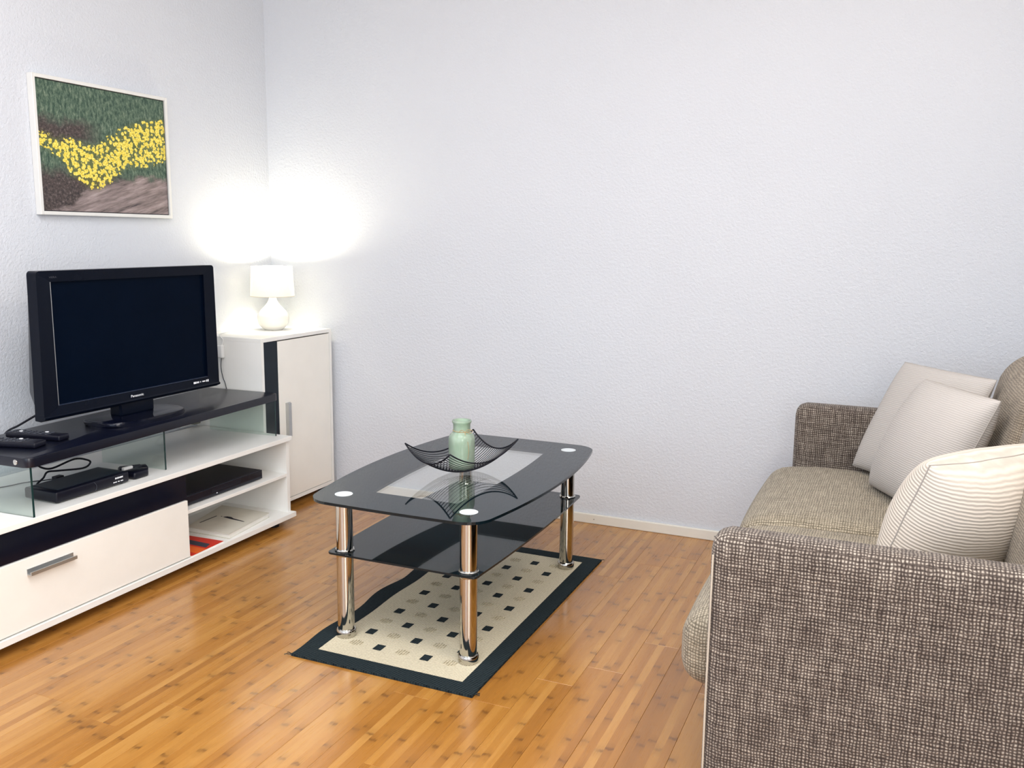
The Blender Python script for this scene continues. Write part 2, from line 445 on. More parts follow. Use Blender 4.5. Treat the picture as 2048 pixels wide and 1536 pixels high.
def box_uv(bm):
    uvl = bm.loops.layers.uv.verify()
    bm.normal_update()
    for f in bm.faces:
        n = f.normal; a = max(range(3), key=lambda i: abs(n[i]))
        for l in f.loops:
            p = l.vert.co
            l[uvl].uv = ((p.y, p.z), (p.x, p.z), (p.x, p.y))[a]
def flip(bm):
    bmesh.ops.recalc_face_normals(bm, faces=bm.faces[:])

def thing(name, label, cat, loc=(0, 0, 0), group=None):
    o = bpy.data.objects.new(name, None); COL.objects.link(o)
    o.location = loc; o.empty_display_size = 0.05
    o['label'] = label; o['category'] = cat
    if group: o['group'] = group
    return o
def obj(name, bm, mat, parent=None, smooth=False, uv=False):
    flip(bm)
    if uv: box_uv(bm)
    me = bpy.data.meshes.new(name); bm.to_mesh(me); bm.free()
    if smooth:
        for p in me.polygons: p.use_smooth = True
        if smooth != 'all':
            me.set_sharp_from_angle(angle=math.radians(38))
    me.materials.append(MATS[mat])
    o = bpy.data.objects.new(name, me); COL.objects.link(o)
    if parent is not None:
        o.parent = parent
        if parent.type == 'EMPTY': o.matrix_parent_inverse = Matrix.Translation(-Vector(parent.location))
    return o
def tag(o, label, cat, group=None):
    o['label'] = label; o['category'] = cat
    if group: o['group'] = group
    return o
def struct(name, bm, mat, parent=None, label=None):
    o = obj(name, bm, mat, parent)
    if parent is None:
        o['kind'] = 'structure'
        if label: o['label'] = label
    return o
def lettering(name, text, origin, right, upv, height, mat, parent, depth=0.0004, width=None):
    c = bpy.data.curves.new(name, 'FONT'); c.body = text; c.size = 1.0; c.align_x = 'CENTER'; c.align_y = 'CENTER'
    c.extrude = 0.0; c.offset = 0.012
    to = bpy.data.objects.new(name+'_source', c); COL.objects.link(to)
    bpy.context.view_layer.update()
    me = bpy.data.meshes.new_from_object(to)
    bpy.data.objects.remove(to)
    R_, U_ = Vector(right).normalized(), Vector(upv).normalized(); N_ = R_.cross(U_)
    xs = [v.co.x for v in me.vertices]; ys = [v.co.y for v in me.vertices]
    w_, h_ = max(xs)-min(xs), max(ys)-min(ys); mx, my = (max(xs)+min(xs))/2, (max(ys)+min(ys))/2
    k = height/h_; kx = (width/w_) if width else k
    for v in me.vertices:
        v.co = Vector(origin)+R_*((v.co.x-mx)*kx)+U_*((v.co.y-my)*k)+N_*depth
    me.materials.clear(); me.materials.append(MATS[mat]); me.name = name
    o = bpy.data.objects.new(name, me); COL.objects.link(o); o.parent = parent
    if parent.type == 'EMPTY': o.matrix_parent_inverse = Matrix.Translation(-Vector(parent.location))
    return o

# ---------------------------------------------------------------- the room
RX, RY, RZ = 3.46, -5.2, 2.5
floor = struct('floor', boxm(-0.1, RX+0.1, RY-0.1, 0.1, -0.08, -0.010), 'floor_base', label='glossy bamboo strip floor')
struct('wall_left', boxm(-0.12, 0.0, RY, 0.12, -0.01, RZ), 'plaster', label='white rough plastered wall behind the television')
struct('wall_back', boxm(0.0, RX, 0.0, 0.12, -0.01, RZ), 'plaster', label='white rough plastered wall beside the sofa')
bm = bmesh.new()
add_box(bm, RX, RX+0.12, -3.45, 0.12, -0.01, RZ); add_box(bm, RX, RX+0.12, RY, -4.95, -0.01, RZ)
add_box(bm, RX, RX+0.12, -4.95, -3.45, -0.01, 0.60); add_box(bm, RX, RX+0.12, -4.95, -3.45, 2.10, RZ)  # unseen opening, added to go with the side fill
struct('wall_right', bm, 'plaster', label='white plastered wall behind the sofa')
bm = bmesh.new()
add_box(bm, -0.12, 0.35, RY-0.12, RY, -0.01, RZ); add_box(bm, 2.65, RX+0.12, RY-0.12, RY, -0.01, RZ)
add_box(bm, 0.35, 2.65, RY-0.12, RY, -0.01, 0.65); add_box(bm, 0.35, 2.65, RY-0.12, RY, 2.25, RZ)
struct('wall_front', bm, 'plaster', label='white plastered wall with a window opening')
struct('ceiling', boxm(-0.12, RX+0.12, RY-0.12, 0.12, RZ, RZ+0.1), 'ceiling_paint', label='plain white ceiling')
bb = struct('baseboard_back', boxm(0.37, RX, -0.013, 0.0, 0.0, 0.0405, bev=0.003), 'baseboard_paint', label='low cream painted baseboard')
for bx_ in (1.62, 2.12):
    nl = lathe([(0.0022, 0), (0.0022, 0.001)], 0, 0, 10)
    bmesh.ops.rotate(nl, verts=nl.verts[:], cent=(0, 0, 0), matrix=Matrix.Rotation(PI/2, 3, 'X'))
    bmesh.ops.translate(nl, verts=nl.verts[:], vec=(bx_, -0.0132, 0.02))
    obj('nail', nl, 'grey_plastic', bb)

# bamboo boards laid along the room, staggered joints
BW, BL_ = 0.1045, 0.96
cache = {}
k0 = -math.ceil(1.0586/BW)
col_i = 0
for kx in range(k0, 40):
    x0 = 1.0586+kx*BW
    x1 = x0+BW
    if x1 <= 0.001: continue
    if x0 >= RX: break
    a0, a1 = max(x0, 0.0), min(x1, RX)
    off = {0: -1.853, 9: -1.219}.get(kx, -(random.random()*0.96))
    ys = []
    yj = off
    while yj < 0: yj += BL_
    yj = min(yj, 0.0+BL_)
    cur = 0.0
    j = yj-BL_
    while cur > -4.9:
        nxt = j if j > -4.9 else -4.9
        if cur-nxt > 0.02:
            key = (round(a1-a0, 3), round(cur-nxt, 3))
            if key not in cache:
                hw, hl = (a1-a0)/2-0.0002, (cur-nxt)/2-0.0002
                b_ = boxm(-hw, hw, -hl, hl, -0.0095, 0.0, bev=0.0005, seg=1); flip(b_)
                me = bpy.data.meshes.new('board'); b_.to_mesh(me); b_.free(); me.materials.append(MATS['bamboo'])
                cache[key] = me
            o = bpy.data.objects.new('board', cache[key]); COL.objects.link(o)
            o.location = ((a0+a1)/2, (cur+nxt)/2, 0.0); o.parent = floor
        cur = nxt; j -= BL_

# ---------------------------------------------------------------- framed picture
FP = thing('framed_picture', 'white framed photograph of yellow flowers on a rocky bank, hung above the television', 'picture', (0.0, -0.925, 1.23))
py0, py1, pz0, pz1, pt = -1.2428, -0.640, 1.2345, 1.699, 0.026
fwid = 0.0125
for nm, (a, b_, c_, d_) in (('frame_side', (py0, py0+fwid, pz0, pz1)), ('frame_side', (py1-fwid, py1, pz0, pz1)),
                            ('frame_side', (py0+fwid, py1-fwid, pz0, pz0+fwid)), ('frame_side', (py0+fwid, py1-fwid, pz1-fwid, pz1))):
    obj(nm, boxm(0.001, pt, a, b_, c_, d_, bev=0.0015), 'frame_white', FP)
obj('backing', boxm(0.001, 0.018, py0+fwid, py1-fwid, pz0+fwid, pz1-fwid), 'device_black', FP)
bm = bmesh.new()
q = [bm.verts.new((0.0195, y, z)) for y, z in ((py0+fwid+.004, pz0+fwid+.003), (py1-fwid-.004, pz0+fwid+.003), (py1-fwid-.004, pz1-fwid-.003), (py0+fwid+.004, pz1-fwid-.003))]
f = bm.faces.new(q); uvl = bm.loops.layers.uv.verify()
for l, c_ in zip(f.loops, ((0, 0), (1, 0), (1, 1), (0, 1))): l[uvl].uv = c_
me = bpy.data.meshes.new('print'); bm.to_mesh(me); bm.free(); me.materials.append(MATS['landscape_print'])
o = bpy.data.objects.new('print', me); COL.objects.link(o); o.parent = FP; o.matrix_parent_inverse = Matrix.Translation(-Vector(FP.location))

# ---------------------------------------------------------------- TV stand
SY0, SY1 = -2.25, -0.540           # left and right end
TZ = 0.371
TS = thing('tv_stand', 'long low white television stand with black raised shelf on glass panels', 'tv stand', (0.25, -1.4, 0.0))
obj('base_plank', boxm(0.02, 0.508, SY0, SY1+0.004, 0.034, 0.054, bev=0.0012), 'white_laminate', TS)
obj('top_plank', boxm(0.02, 0.5, SY0, SY1, 0.3535, TZ, bev=0.0012), 'white_laminate', TS)
obj('upright', boxm(0.03, 0.486, SY1-0.022, SY1-0.004, 0.054, 0.3535), 'white_laminate', TS)
obj('upright', boxm(0.03, 0.486, SY0+0.004, SY0+0.022, 0.054, 0.3535), 'white_laminate', TS)
obj('upright', boxm(0.03, 0.480, -1.158, -1.140, 0.054, 0.3535), 'white_laminate', TS)
obj('shelf_board', boxm(0.165, 0.485, -1.140, SY1-0.022, 0.2045, 0.2175, bev=0.001), 'white_laminate', TS)
obj('back_panel', boxm(0.155, 0.163, -1.140, SY1-0.022, 0.054, 0.3535), 'white_laminate', TS)
obj('fascia', boxm(0.478, 0.495, SY0+0.022, -1.1300, 0.2635, 0.3530), 'black_gloss', TS)
dr = obj('drawer', boxm(0.482, 0.502, SY0+0.002, -1.1330, 0.0580, 0.2610, bev=0.001), 'drawer_white', TS)
hb = bmesh.new()
add_box(hb, 0.502, 0.520, -1.766, -1.610, 0.2130, 0.2160); add_box(hb, 0.516, 0.520, -1.766, -1.610, 0.2160, 0.2230)
add_box(hb, 0.502, 0.5035, -1.766, -1.610, 0.2160, 0.2300)
obj('handle', hb, 'brushed_metal', dr)
for fx, fy in ((0.445, -0.60), (0.30, -1.40), (0.445, -2.15), (0.08, -0.60), (0.08, -1.40), (0.08, -2.15)):
    obj('foot', lathe([(0.02, 0.0), (0.022, 0.034)], fx, fy, 16), 'rubber_black', TS)
# raised shelf, slightly turned on the stand
ang = math.atan2(0.050, 1.15)
def rs(x, y, z=0.0):   # shelf frame -> room: origin at its right front corner, +a back (towards the wall), +b to the left
    c_, s_ = math.cos(ang), math.sin(ang)
    ox, oy = 0.4545, -0.5590
    return (ox-x*c_+y*s_, oy-x*s_-y*c_, z)
def rs_outline(w, l, r):
    pts = []
    for (cx_, cy_, a0_) in ((r, r, PI), (w, 0, None), (w, l, None), (r, l-r, PI/2)):
        if a0_ is None: pts.append(rs(cx_, cy_)[:2]); continue
        for i in range(7):
            a_ = a0_+i*PI/12 if a0_ == PI else a0_+i*PI/12
            pts.append(rs(cx_+r*math.cos(a_ if a0_ != PI else a_), cy_+r*math.sin(a_))[:2])
    return pts
SW, SL = 0.345, 1.180
rr = 0.022
pts = []
for i in range(7):
    a_ = PI+i*PI/12; pts.append(rs(rr+rr*math.cos(a_), rr+rr*math.sin(a_))[:2])
pts += [rs(SW, 0)[:2], rs(SW, SL)[:2]]
for i in range(7):
    a_ = PI/2+i*PI/12; pts.append(rs(rr+rr*math.cos(a_), SL-rr+rr*math.sin(a_))[:2])
obj('top_shelf', prism(pts, 0.5180, 0.5460, bev=0.002), 'black_laminate', TS, smooth=True)
def glass_panel(bpos, a0, a1):
    bm = bmesh.new(); th = 0.006
    P = [rs(a0, bpos), rs(a1, bpos), rs(a1, bpos+th), rs(a0, bpos+th)]
    lo = [bm.verts.new((p[0], p[1], TZ)) for p in P]; hi = [bm.verts.new((p[0], p[1], 0.518)) for p in P]
    bm.faces.new(lo); bm.faces.new(hi)
    for i in range(4): bm.faces.new((lo[i], lo[(i+1) % 4], hi[(i+1) % 4], hi[i]))
    g = obj('glass_panel', bm, 'panel_glass', TS)
    # polished front edge and foot edge, which look dark
    bm = bmesh.new()
    def strip(p, q_, z0, z1):
        vs_ = [bm.verts.new((p[0], p[1], z0)), bm.verts.new((q_[0], q_[1], z0)), bm.verts.new((q_[0], q_[1], z1)), bm.verts.new((p[0], p[1], z1))]
        bm.faces.new(vs_)
    e = 0.0004
    A0, A1 = rs(a0-e, bpos), rs(a0-e, bpos+th)
    B0, B1 = rs(a0+.001, bpos), rs(a0+.001, bpos+th)
    lo = [bm.verts.new((p[0], p[1], TZ)) for p in (A0, A1, B1, B0)]; hi = [bm.verts.new((p[0], p[1], 0.518)) for p in (A0, A1, B1, B0)]
    bm.faces.new(lo); bm.faces.new(hi)
    for i in range(4): bm.faces.new((lo[i], lo[(i+1) % 4], hi[(i+1) % 4], hi[i]))
    obj('glass_edge', bm, 'glass_edge', g)
    return g
glass_panel(0.008, 0.010, 0.335)
glass_panel(0.600, 0.040, 0.320)
glass_panel(SL-0.016, 0.008, 0.335)
for a_, b_ in ((0.05, SL), (0.30, SL)):
    p = rs(a_, b_)
    c_ = lathe([(0.0, 0.0035), (0.0045, 0.003), (0.008, 0.0015), (0.0085, 0.0)], 0, 0, 16, cap=False)
    bmesh.ops.rotate(c_, verts=c_.verts[:], cent=(0, 0, 0), matrix=Matrix.Rotation(PI/2, 3, 'X'))
    bmesh.ops.translate(c_, verts=c_.verts[:], vec=(p[0], p[1]+0.0005, 0.532))
    obj('bolt', c_, 'chrome', TS, smooth=True)

# ---------------------------------------------------------------- television
SHZ = 0.546
TV = thing('television', 'black flat screen television switched off on a pedestal foot', 'television', (0.33, -1.155, SHZ))
ty, tz0, tz1, hw = -1.155, 0.604, 1.060, 0.385
def tv_outline(hb_, ht_, z0, z1, r):
    P = []
    for cy_, cz_, a0_ in ((hb_-r, z0+r, -PI/2), (ht_-r, z1-r, 0), (-(ht_-r), z1-r, PI/2), (-(hb_-r), z0+r, PI)):
        for i in range(5):
            a_ = a0_+i*PI/8; P.append((ty+cy_+r*math.cos(a_), cz_+r*math.sin(a_)))
    return P
def yz_prism(outline, x0, x1, outline2=None, bev=0.0):
    bm = bmesh.new(); o2 = outline2 or outline
    a = [bm.verts.new((x0, y, z)) for y, z in outline]; b_ = [bm.verts.new((x1, y, z)) for y, z in o2]
    n = len(a); f0 = bm.faces.new(a); f1 = bm.faces.new(list(reversed(b_)))
    for i in range(n): bm.faces.new((a[i], a[(i+1) % n], b_[(i+1) % n], b_[i]))
    if bev: bmesh.ops.bevel(bm, geom=list(f1.edges), offset=bev, segments=2, profile=0.5, affect='EDGES')
    return bm
# bezel as four bars round the screen, cabinet behind
sy0, sy1, sz0, sz1 = -1.486, -0.824, 0.642, 1.026
bm = bmesh.new()
outl = tv_outline(hw+0.002, hw-0.004, tz0, tz1, 0.012)
inn = [(sy1, sz0), (sy1, sz1), (sy0, sz1), (sy0, sz0)]
# front plate with rectangular opening: connect the outline groups of five to the four inner corners
xo, xi = 0.340, 0.336
O = [bm.verts.new((xo, y, z)) for y, z in outl]; I = [bm.verts.new((xi, y, z)) for y, z in inn]
Ob = [bm.verts.new((0.300, y, z)) for y, z in outl]; Ib = [bm.verts.new((0.326, y, z)) for y, z in inn]
n = len(O)
for c_ in range(4):
    for i in range(4): bm.faces.new((O[c_*5+i], O[c_*5+i+1], I[c_]))
    bm.faces.new((O[c_*5+4], O[(c_*5+5) % n], I[(c_+1) % 4], I[c_]))
    bm.faces.new((I[c_], I[(c_+1) % 4], Ib[(c_+1) % 4], Ib[c_]))
for i in range(n): bm.faces.new((O[i], O[(i+1) % n], Ob[(i+1) % n], Ob[i]))
bm.faces.new(Ob)
bz = obj('bezel', bm, 'tv_plastic', TV)
sc = obj('screen', boxm(0.3240, 0.3275, sy0-0.002, sy1+0.002, sz0-0.002, sz1+0.002), 'tv_screen', TV)
obj('screen_trim', boxm(0.3275, 0.3365, sy0, sy1, sz0, sz0+0.0016), 'tv_bezel_line', bz)
obj('screen_trim', boxm(0.3275, 0.3365, sy0, sy0+0.0020, sz0, sz1), 'brushed_metal', bz)
obj('back_cover', yz_prism(tv_outline(hw-0.004, hw-0.008, tz0+0.012, tz1-0.006, 0.02), 0.30, 0.215, tv_outline(hw-0.05, hw-0.07, tz0+0.05, tz1-0.06, 0.03), bev=0.01), 'tv_plastic', TV, smooth=True)
# sloped chin lip under the bezel
bm = bmesh.new()
prof = [(0.30, 0.616), (0.3402, 0.616), (0.345, 0.611), (0.343, 0.606), (0.325, 0.598), (0.30, 0.600)]
a = [bm.verts.new((x, ty-hw-0.003, z)) for x, z in prof]; b_ = [bm.verts.new((x, ty+hw+0.003, z)) for x, z in prof]
bm.faces.new(a); bm.faces.new(list(reversed(b_)))
for i in range(len(prof)): bm.faces.new((a[i], a[(i+1) % 6], b_[(i+1) % 6], b_[i]))
obj('chin', bm, 'tv_plastic', TV)
# neck and foot
obj('neck', boxm(0.285, 0.335, -1.245, -1.095, SHZ+0.016, 0.62, bev=0.006), 'tv_plastic', TV)
P = []
for i in range(48):
    a_ = 2*PI*i/48; c_, s_ = math.cos(a_), math.sin(a_); e = 0.62
    P.append((0.332+0.105*math.copysign(abs(c_)**e, c_), -1.178+0.172*math.copysign(abs(s_)**e, s_)))
obj('foot', prism(P, SHZ, SHZ+0.018, bev=0.007, seg=3), 'black_gloss', TV, smooth=True)
lettering('brand_lettering', 'Panasonic', (0.3405, -1.174, 0.6265), (0, 1, 0), (0, 0, 1), 0.0085, 'print_white', TV, width=0.056)
lettering('model_lettering', 'VIERA', (0.3405, -1.478, 1.0405), (0, 1, 0), (0, 0, 1), 0.0055, 'button_grey', TV, width=0.028)
for k_, (yy_, ww_, hh_) in enumerate(((-0.897, 0.014, 0.0075), (-0.882, 0.012, 0.006), (-0.868, 0.004, 0.004), (-0.851, 0.015, 0.0045), (-0.836, 0.006, 0.0075), (-0.828, 0.005, 0.0085))):
    obj('port_icon', boxm(0.3398, 0.3406, yy_-ww_/2, yy_+ww_/2, 0.6285-hh_/2, 0.6285+hh_/2), 'print_white', TV)
cb = tube(smooth_pts([(0.25, -1.42, 0.62), (0.20, -1.44, 0.60), (0.14, -1.475, 0.560), (0.10, -1.50, 0.53), (0.07, -1.52, 0.45), (0.06, -1.53, 0.376)]), 0.0035)
obj('cable', cb, 'rubber_black', TV, smooth=True)

# ---------------------------------------------------------------- things on the stand
def remote(label, c, z, ang_, l=0.17, w=0.045, h=0.018, light=False):
    t_ = thing('remote_control', label, 'remote', (c[0], c[1], z), None)
    bm = boxm(-l/2, l/2, -w/2, w/2, 0, h, bev=0.005, seg=3)
    def plc(bm):
        bmesh.ops.rotate(bm, verts=bm.verts[:], cent=(0, 0, 0), matrix=Matrix.Rotation(ang_, 3, 'Z'))
        bmesh.ops.translate(bm, verts=bm.verts[:], vec=(c[0], c[1], z)); return bm
    obj('body', plc(bm), 'device_black', t_, smooth=True)
    for i in range(7):
        for j in (-1, 0, 1):
            bx_ = -l*0.40+i*l*0.105; by_ = j*w*0.29
            bm = boxm(bx_-0.0048, bx_+0.0048, by_-0.0042, by_+0.0042, h-0.001, h+0.0018, bev=0.001, seg=1)
            obj('button', plc(bm), 'print_white' if (i, j) in ((1, 0), (5, 1)) and light else 'button_grey', t_)
    return t_
remote('black remote control lying on the black shelf, behind the other remote', (0.300, -1.540), SHZ, math.radians(9), l=0.20, light=True)
remote('wide black remote control lying at the front of the black shelf', (0.315, -1.645), SHZ, math.radians(16), l=0.20, w=0.055, light=True)
remote('black remote control lying on the white plank beside the small black box', (0.358, -1.228), TZ, math.radians(55), l=0.092, w=0.040)

SB = thing('set_top_box', 'black set top box with small white lettering under the raised shelf', 'set-top box', (0.385, -1.47, TZ))
bx0, bx1, by0, by1 = 0.315, 0.452, -1.612, -1.334
bm = bmesh.new(); add_box(bm, bx0, bx1, by0, by1, TZ+0.004, TZ+0.038, bev=0.006, seg=3)
obj('body', bm, 'device_black', SB, smooth=True)
obj('lid', boxm(bx0+0.012, bx1-0.016, by0+0.02, by1-0.02, TZ+0.0375, TZ+0.0395, bev=0.001), 'cabinet_black', SB)
for k_, (y_, w_, z_) in enumerate(((-1.376, 0.032, 0.0265), (-1.380, 0.040, 0.0145))):
    nlet = 9 if k_ == 0 else 11
    for i in range(nlet):
        if k_ and i in (4, 7): continue
        lw = w_/nlet
        hgt = (0.0045 if k_ == 0 else 0.0028)*(1.0 if i % 3 else 1.25)
        yc = y_-w_/2+lw*(i+0.5)
        obj('letter', boxm(bx1-0.0005, bx1+0.0004, yc-lw*0.38, yc+lw*0.38, TZ+z_-hgt/2, TZ+z_+hgt/2), 'print_white', SB)
for fx, fy in ((bx0+.02, by0+.02), (bx1-.02, by0+.02), (bx0+.02, by1-.02), (bx1-.02, by1-.02)):
    obj('foot', lathe([(0.008, TZ), (0.008, TZ+0.0045)], fx, fy, 12), 'rubber_black', SB)
arc = [(bx1+0.0006, -1.475+0.010*math.sin(s*PI*0.9), TZ+0.036-0.030*s) for s in [i/8 for i in range(9)]]
obj('front_groove', tube(arc, 0.0008, 6), 'button_grey', SB)

HB = thing('network_adapter', 'small rounded black box with a white plug on top beside the set top box', 'adapter', (0.40, -1.27, TZ))
obj('body', boxm(0.390, 0.450, -1.310, -1.245, TZ, TZ+0.026, bev=0.009, seg=3), 'device_black', HB, smooth=True)
obj('plug', boxm(0.377, 0.391, -1.296, -1.258, TZ+0.020, TZ+0.032, bev=0.003), 'white_plastic', HB)
CB = tag(obj('power_cable', tube(smooth_pts([(0.25, -1.50, 0.470), (0.255, -1.513, 0.452), (0.262, -1.50, 0.437), (0.27, -1.469, 0.430), (0.27, -1.386, 0.441), (0.27, -1.337, 0.427), (0.27, -1.325, 0.414), (0.27, -1.355, 0.403),
    (0.27, -1.451, 0.417), (0.27, -1.490, 0.422), (0.272, -1.508, 0.407), (0.276, -1.536, 0.391), (0.285, -1.505, 0.376), (0.290, -1.44, 0.3745), (0.305, -1.405, 0.378), (0.3165, -1.40, 0.388)]), 0.0032), 'rubber_black', None, smooth=True), 'thick black cable looping behind the set top box', 'cable')
AC = thing('adapter_cord', 'thin black cord with a square inline block on the white plank', 'cord', (0.2, -1.45, TZ))
obj('cord', tube(smooth_pts([(0.04, -1.72, 0.3735), (0.10, -1.63, 0.3735), (0.146, -1.550, 0.3735), (0.16, -1.49, 0.3735), (0.20, -1.447, 0.376), (0.232, -1.43, 0.381), (0.2425, -1.412, 0.381), (0.255, -1.396, 0.376), (0.28, -1.385, 0.3735), (0.3145, -1.375, 0.378)]), 0.0018), 'rubber_black', AC, smooth=True)
obj('inline_block', boxm(0.222, 0.244, -1.438, -1.408, TZ, TZ+0.018, bev=0.002), 'rubber_black', AC)

DV = thing('dvd_player', 'slim black disc player on the middle shelf board', 'dvd player', (0.32, -0.88, 0.2175))
obj('body', boxm(0.185, 0.444, -1.098, -0.672, 0.2215, 0.2560, bev=0.002), 'device_black', DV)
obj('front_panel', boxm(0.444, 0.452, -1.098, -0.672, 0.2215, 0.2555, bev=0.002), 'black_gloss', DV)
obj('disc_tray', boxm(0.4515, 0.4528, -0.96, -0.80, 0.236, 0.250), 'device_black', DV)
obj('indicator', boxm(0.4515, 0.4530, -0.934, -0.929, 0.228, 0.231), 'print_white', DV)
for fx, fy in ((0.21, -1.06), (0.42, -1.06), (0.21, -0.71), (0.42, -0.71)):
    obj('foot', lathe([(0.012, 0.2175), (0.012, 0.222)], fx, fy, 12), 'rubber_black', DV)

BK = thing('catalogue', 'thick pale grey catalogue with dark ink strokes on the bottom board', 'book', (0.37, -0.79, 0.054))
ob_ = [(0.292, -0.925), (0.494, -0.925), (0.462, -0.650), (0.222, -0.650)]
bot_o = [(0.29, -0.92), (0.492, -0.92), (0.460, -0.655), (0.225, -0.655)]
obj('page_block', prism(bot_o, 0.056, 0.0720), 'page_edge', BK)
obj('cover', prism(ob_, 0.0540, 0.0560), 'paper', BK)
cv = obj('cover', prism(ob_, 0.0720, 0.0740), 'paper', BK)
obj('ink_stroke', prism([(0.300, -0.866), (0.305, -0.866), (0.305, -0.772), (0.300, -0.772)], 0.0740, 0.0744), 'ink', cv)
obj('ink_stroke', prism([(0.333, -0.772), (0.345, -0.760), (0.365, -0.760), (0.384, -0.770), (0.448, -0.782), (0.448, -0.786), (0.38, -0.780), (0.345, -0.775)], 0.0740, 0.0744), 'ink', cv)
obj('ink_stroke', lathe([(0.003, 0.0740), (0.003, 0.0744)], 0.323, -0.768, 10), 'ink', cv)
MG = thing('magazine', 'red and orange magazine with a dark band on the bottom board', 'magazine', (0.43, -1.03, 0.054))
mo = [(0.335, -0.965), (0.498, -0.958), (0.504, -1.128), (0.335, -1.128)]
obj('page_block', prism(mo, 0.054, 0.0575), 'page_edge', MG)
mc = obj('cover', prism(mo, 0.0575, 0.0583), 'red_print', MG)
obj('printed_band', prism([(0.34, -1.000), (0.476, -1.005), (0.488, -1.040), (0.34, -1.036)], 0.0583, 0.0586), 'slate_print', mc)
obj('printed_band', prism([(0.34, -1.048), (0.5, -1.052), (0.502, -1.100), (0.34, -1.100)], 0.0583, 0.0586), 'orange_print', mc)

SO = thing('wall_socket', 'white wall socket with a grey plug behind the television stand', 'socket', (0.0, -0.55, 0.36))
obj('plate', boxm(0.0, 0.012, -0.640, -0.560, 0.375, 0.455, bev=0.003), 'white_plastic', SO)
obj('plug', boxm(0.012, 0.05, -0.600, -0.562, 0.385, 0.43, bev=0.004), 'grey_plastic', SO)

# ---------------------------------------------------------------- cabinet
CY0, CY1, CX, CZ0, CZ1 = -0.5330, -0.0405, 0.3542, 0.0316, 0.7560
CA = thing('cabinet', 'tall white cabinet with a black stripe and a vertical grey handle in the corner', 'cabinet', (0.18, -0.29, 0.0))
pt_ = 0.016
obj('side_panel', boxm(0.005, CX, CY0, CY0+pt_, CZ0, CZ1-pt_), 'white_laminate', CA)
obj('side_panel', boxm(0.005, CX, CY1-pt_, CY1, CZ0, CZ1-pt_), 'white_laminate', CA)
obj('top_panel', boxm(0.005, CX, CY0, CY1, CZ1-pt_, CZ1, bev=0.001), 'white_laminate', CA)
obj('bottom_panel', boxm(0.005, CX, CY0+pt_, CY1-pt_, CZ0, CZ0+pt_), 'white_laminate', CA)
obj('back_panel', boxm(0.002, 0.005, CY0, CY1, CZ0, CZ1), 'white_laminate', CA)
obj('stripe', boxm(CX-0.020, CX-0.003, CY0+pt_, -0.4262, CZ0+pt_, CZ1-pt_), 'cabinet_black', CA)
do = obj('door', boxm(CX-0.019, CX-0.001, -0.4245, CY1-pt_-0.002, CZ0+pt_+0.002, CZ1-pt_-0.005, bev=0.001), 'drawer_white', CA)
hb = bmesh.new()
add_box(hb, CX-0.001, CX+0.016, -0.3850, -0.3825, 0.322, 0.4680); add_box(hb, CX+0.012, CX+0.016, -0.3825, -0.366, 0.322, 0.4680)
add_box(hb, CX-0.001, CX+0.001, -0.3825, -0.352, 0.322, 0.4680)
obj('handle', hb, 'brushed_metal', do)
for fx, fy in ((0.31, CY0+0.04), (0.31, CY1-0.04), (0.05, CY0+0.04), (0.05, CY1-0.04)):
    obj('foot', lathe([(0.018, 0.0), (0.02, CZ0)], fx, fy, 14), 'rubber_black', CA)

# ---------------------------------------------------------------- table lamp
LX, LY = 0.162, -0.205
LA = thing('table_lamp', 'white ceramic table lamp with a round white shade, switched on', 'lamp', (LX, LY, CZ1))
prof = [(0.0255, CZ1), (0.0391, CZ1+0.001), (0.0425, CZ1+0.004), (0.0527, CZ1+0.012), (0.0646, CZ1+0.030), (0.0693, CZ1+0.050), (0.0672, CZ1+0.066), (0.0561, CZ1+0.084), (0.0391, CZ1+0.102), (0.0255, CZ1+0.118), (0.0179, CZ1+0.132), (0.0140, CZ1+0.150), (0.0136, CZ1+0.160)]
obj('base', lathe(prof, LX, LY, 48), 'white_ceramic', LA, smooth='all')
zs0, zs1, rb, rtp = 0.906, 1.037, 0.0955, 0.0890
sh = lathe([(rb, zs0), (rtp, zs1), (rtp-0.0012, zs1), (rb-0.0012, zs0)], LX, LY, 64, cap=False)
vs_ = list(sh.verts); n = 64
for i in range(n): sh.faces.new((vs_[i], vs_[(i+1) % n], vs_[3*n+(i+1) % n], vs_[3*n+i]))
shade = obj('shade', sh, 'lamp_shade', LA, smooth=True)
obj('rim', tube([(LX+rb*math.cos(2*PI*i/48), LY+rb*math.sin(2*PI*i/48), zs0) for i in range(48)], 0.0012, 6, True), 'piping', shade)
obj('socket', lathe([(0.014, 0.914), (0.014, 0.945)], LX, LY, 20), 'white_plastic', LA)
obj('bulb', lathe([(0.010, 0.945), (0.012, 0.950), (0.020, 0.962), (0.021, 0.972), (0.016, 0.984), (0.004, 0.990)], LX, LY, 24), 'bulb', LA, smooth='all')
for k_ in range(3):
    a_ = 2*PI*k_/3+0.3
    obj('shade_spoke', tube([(LX+0.0130*math.cos(a_), LY+0.0135*math.sin(a_), 0.93), (LX+(rb-0.004)*math.cos(a_), LY+(rb-0.004)*math.sin(a_), 0.93)], 0.0012, 6), 'white_plastic', LA)
cd = tube(smooth_pts([(LX-0.05, LY-0.02, CZ1+0.003), (0.075, -0.27, CZ1+0.003), (0.07, -0.38, CZ1+0.003), (0.09, -0.46, CZ1+0.003), (0.13, -0.52, CZ1+0.004), (0.155, -0.5365, CZ1-0.004), (0.165, -0.538, 0.742), (0.157, -0.540, 0.715)]), 0.0022, 8)
obj('cord', cd, 'white_plastic', LA, smooth=True)
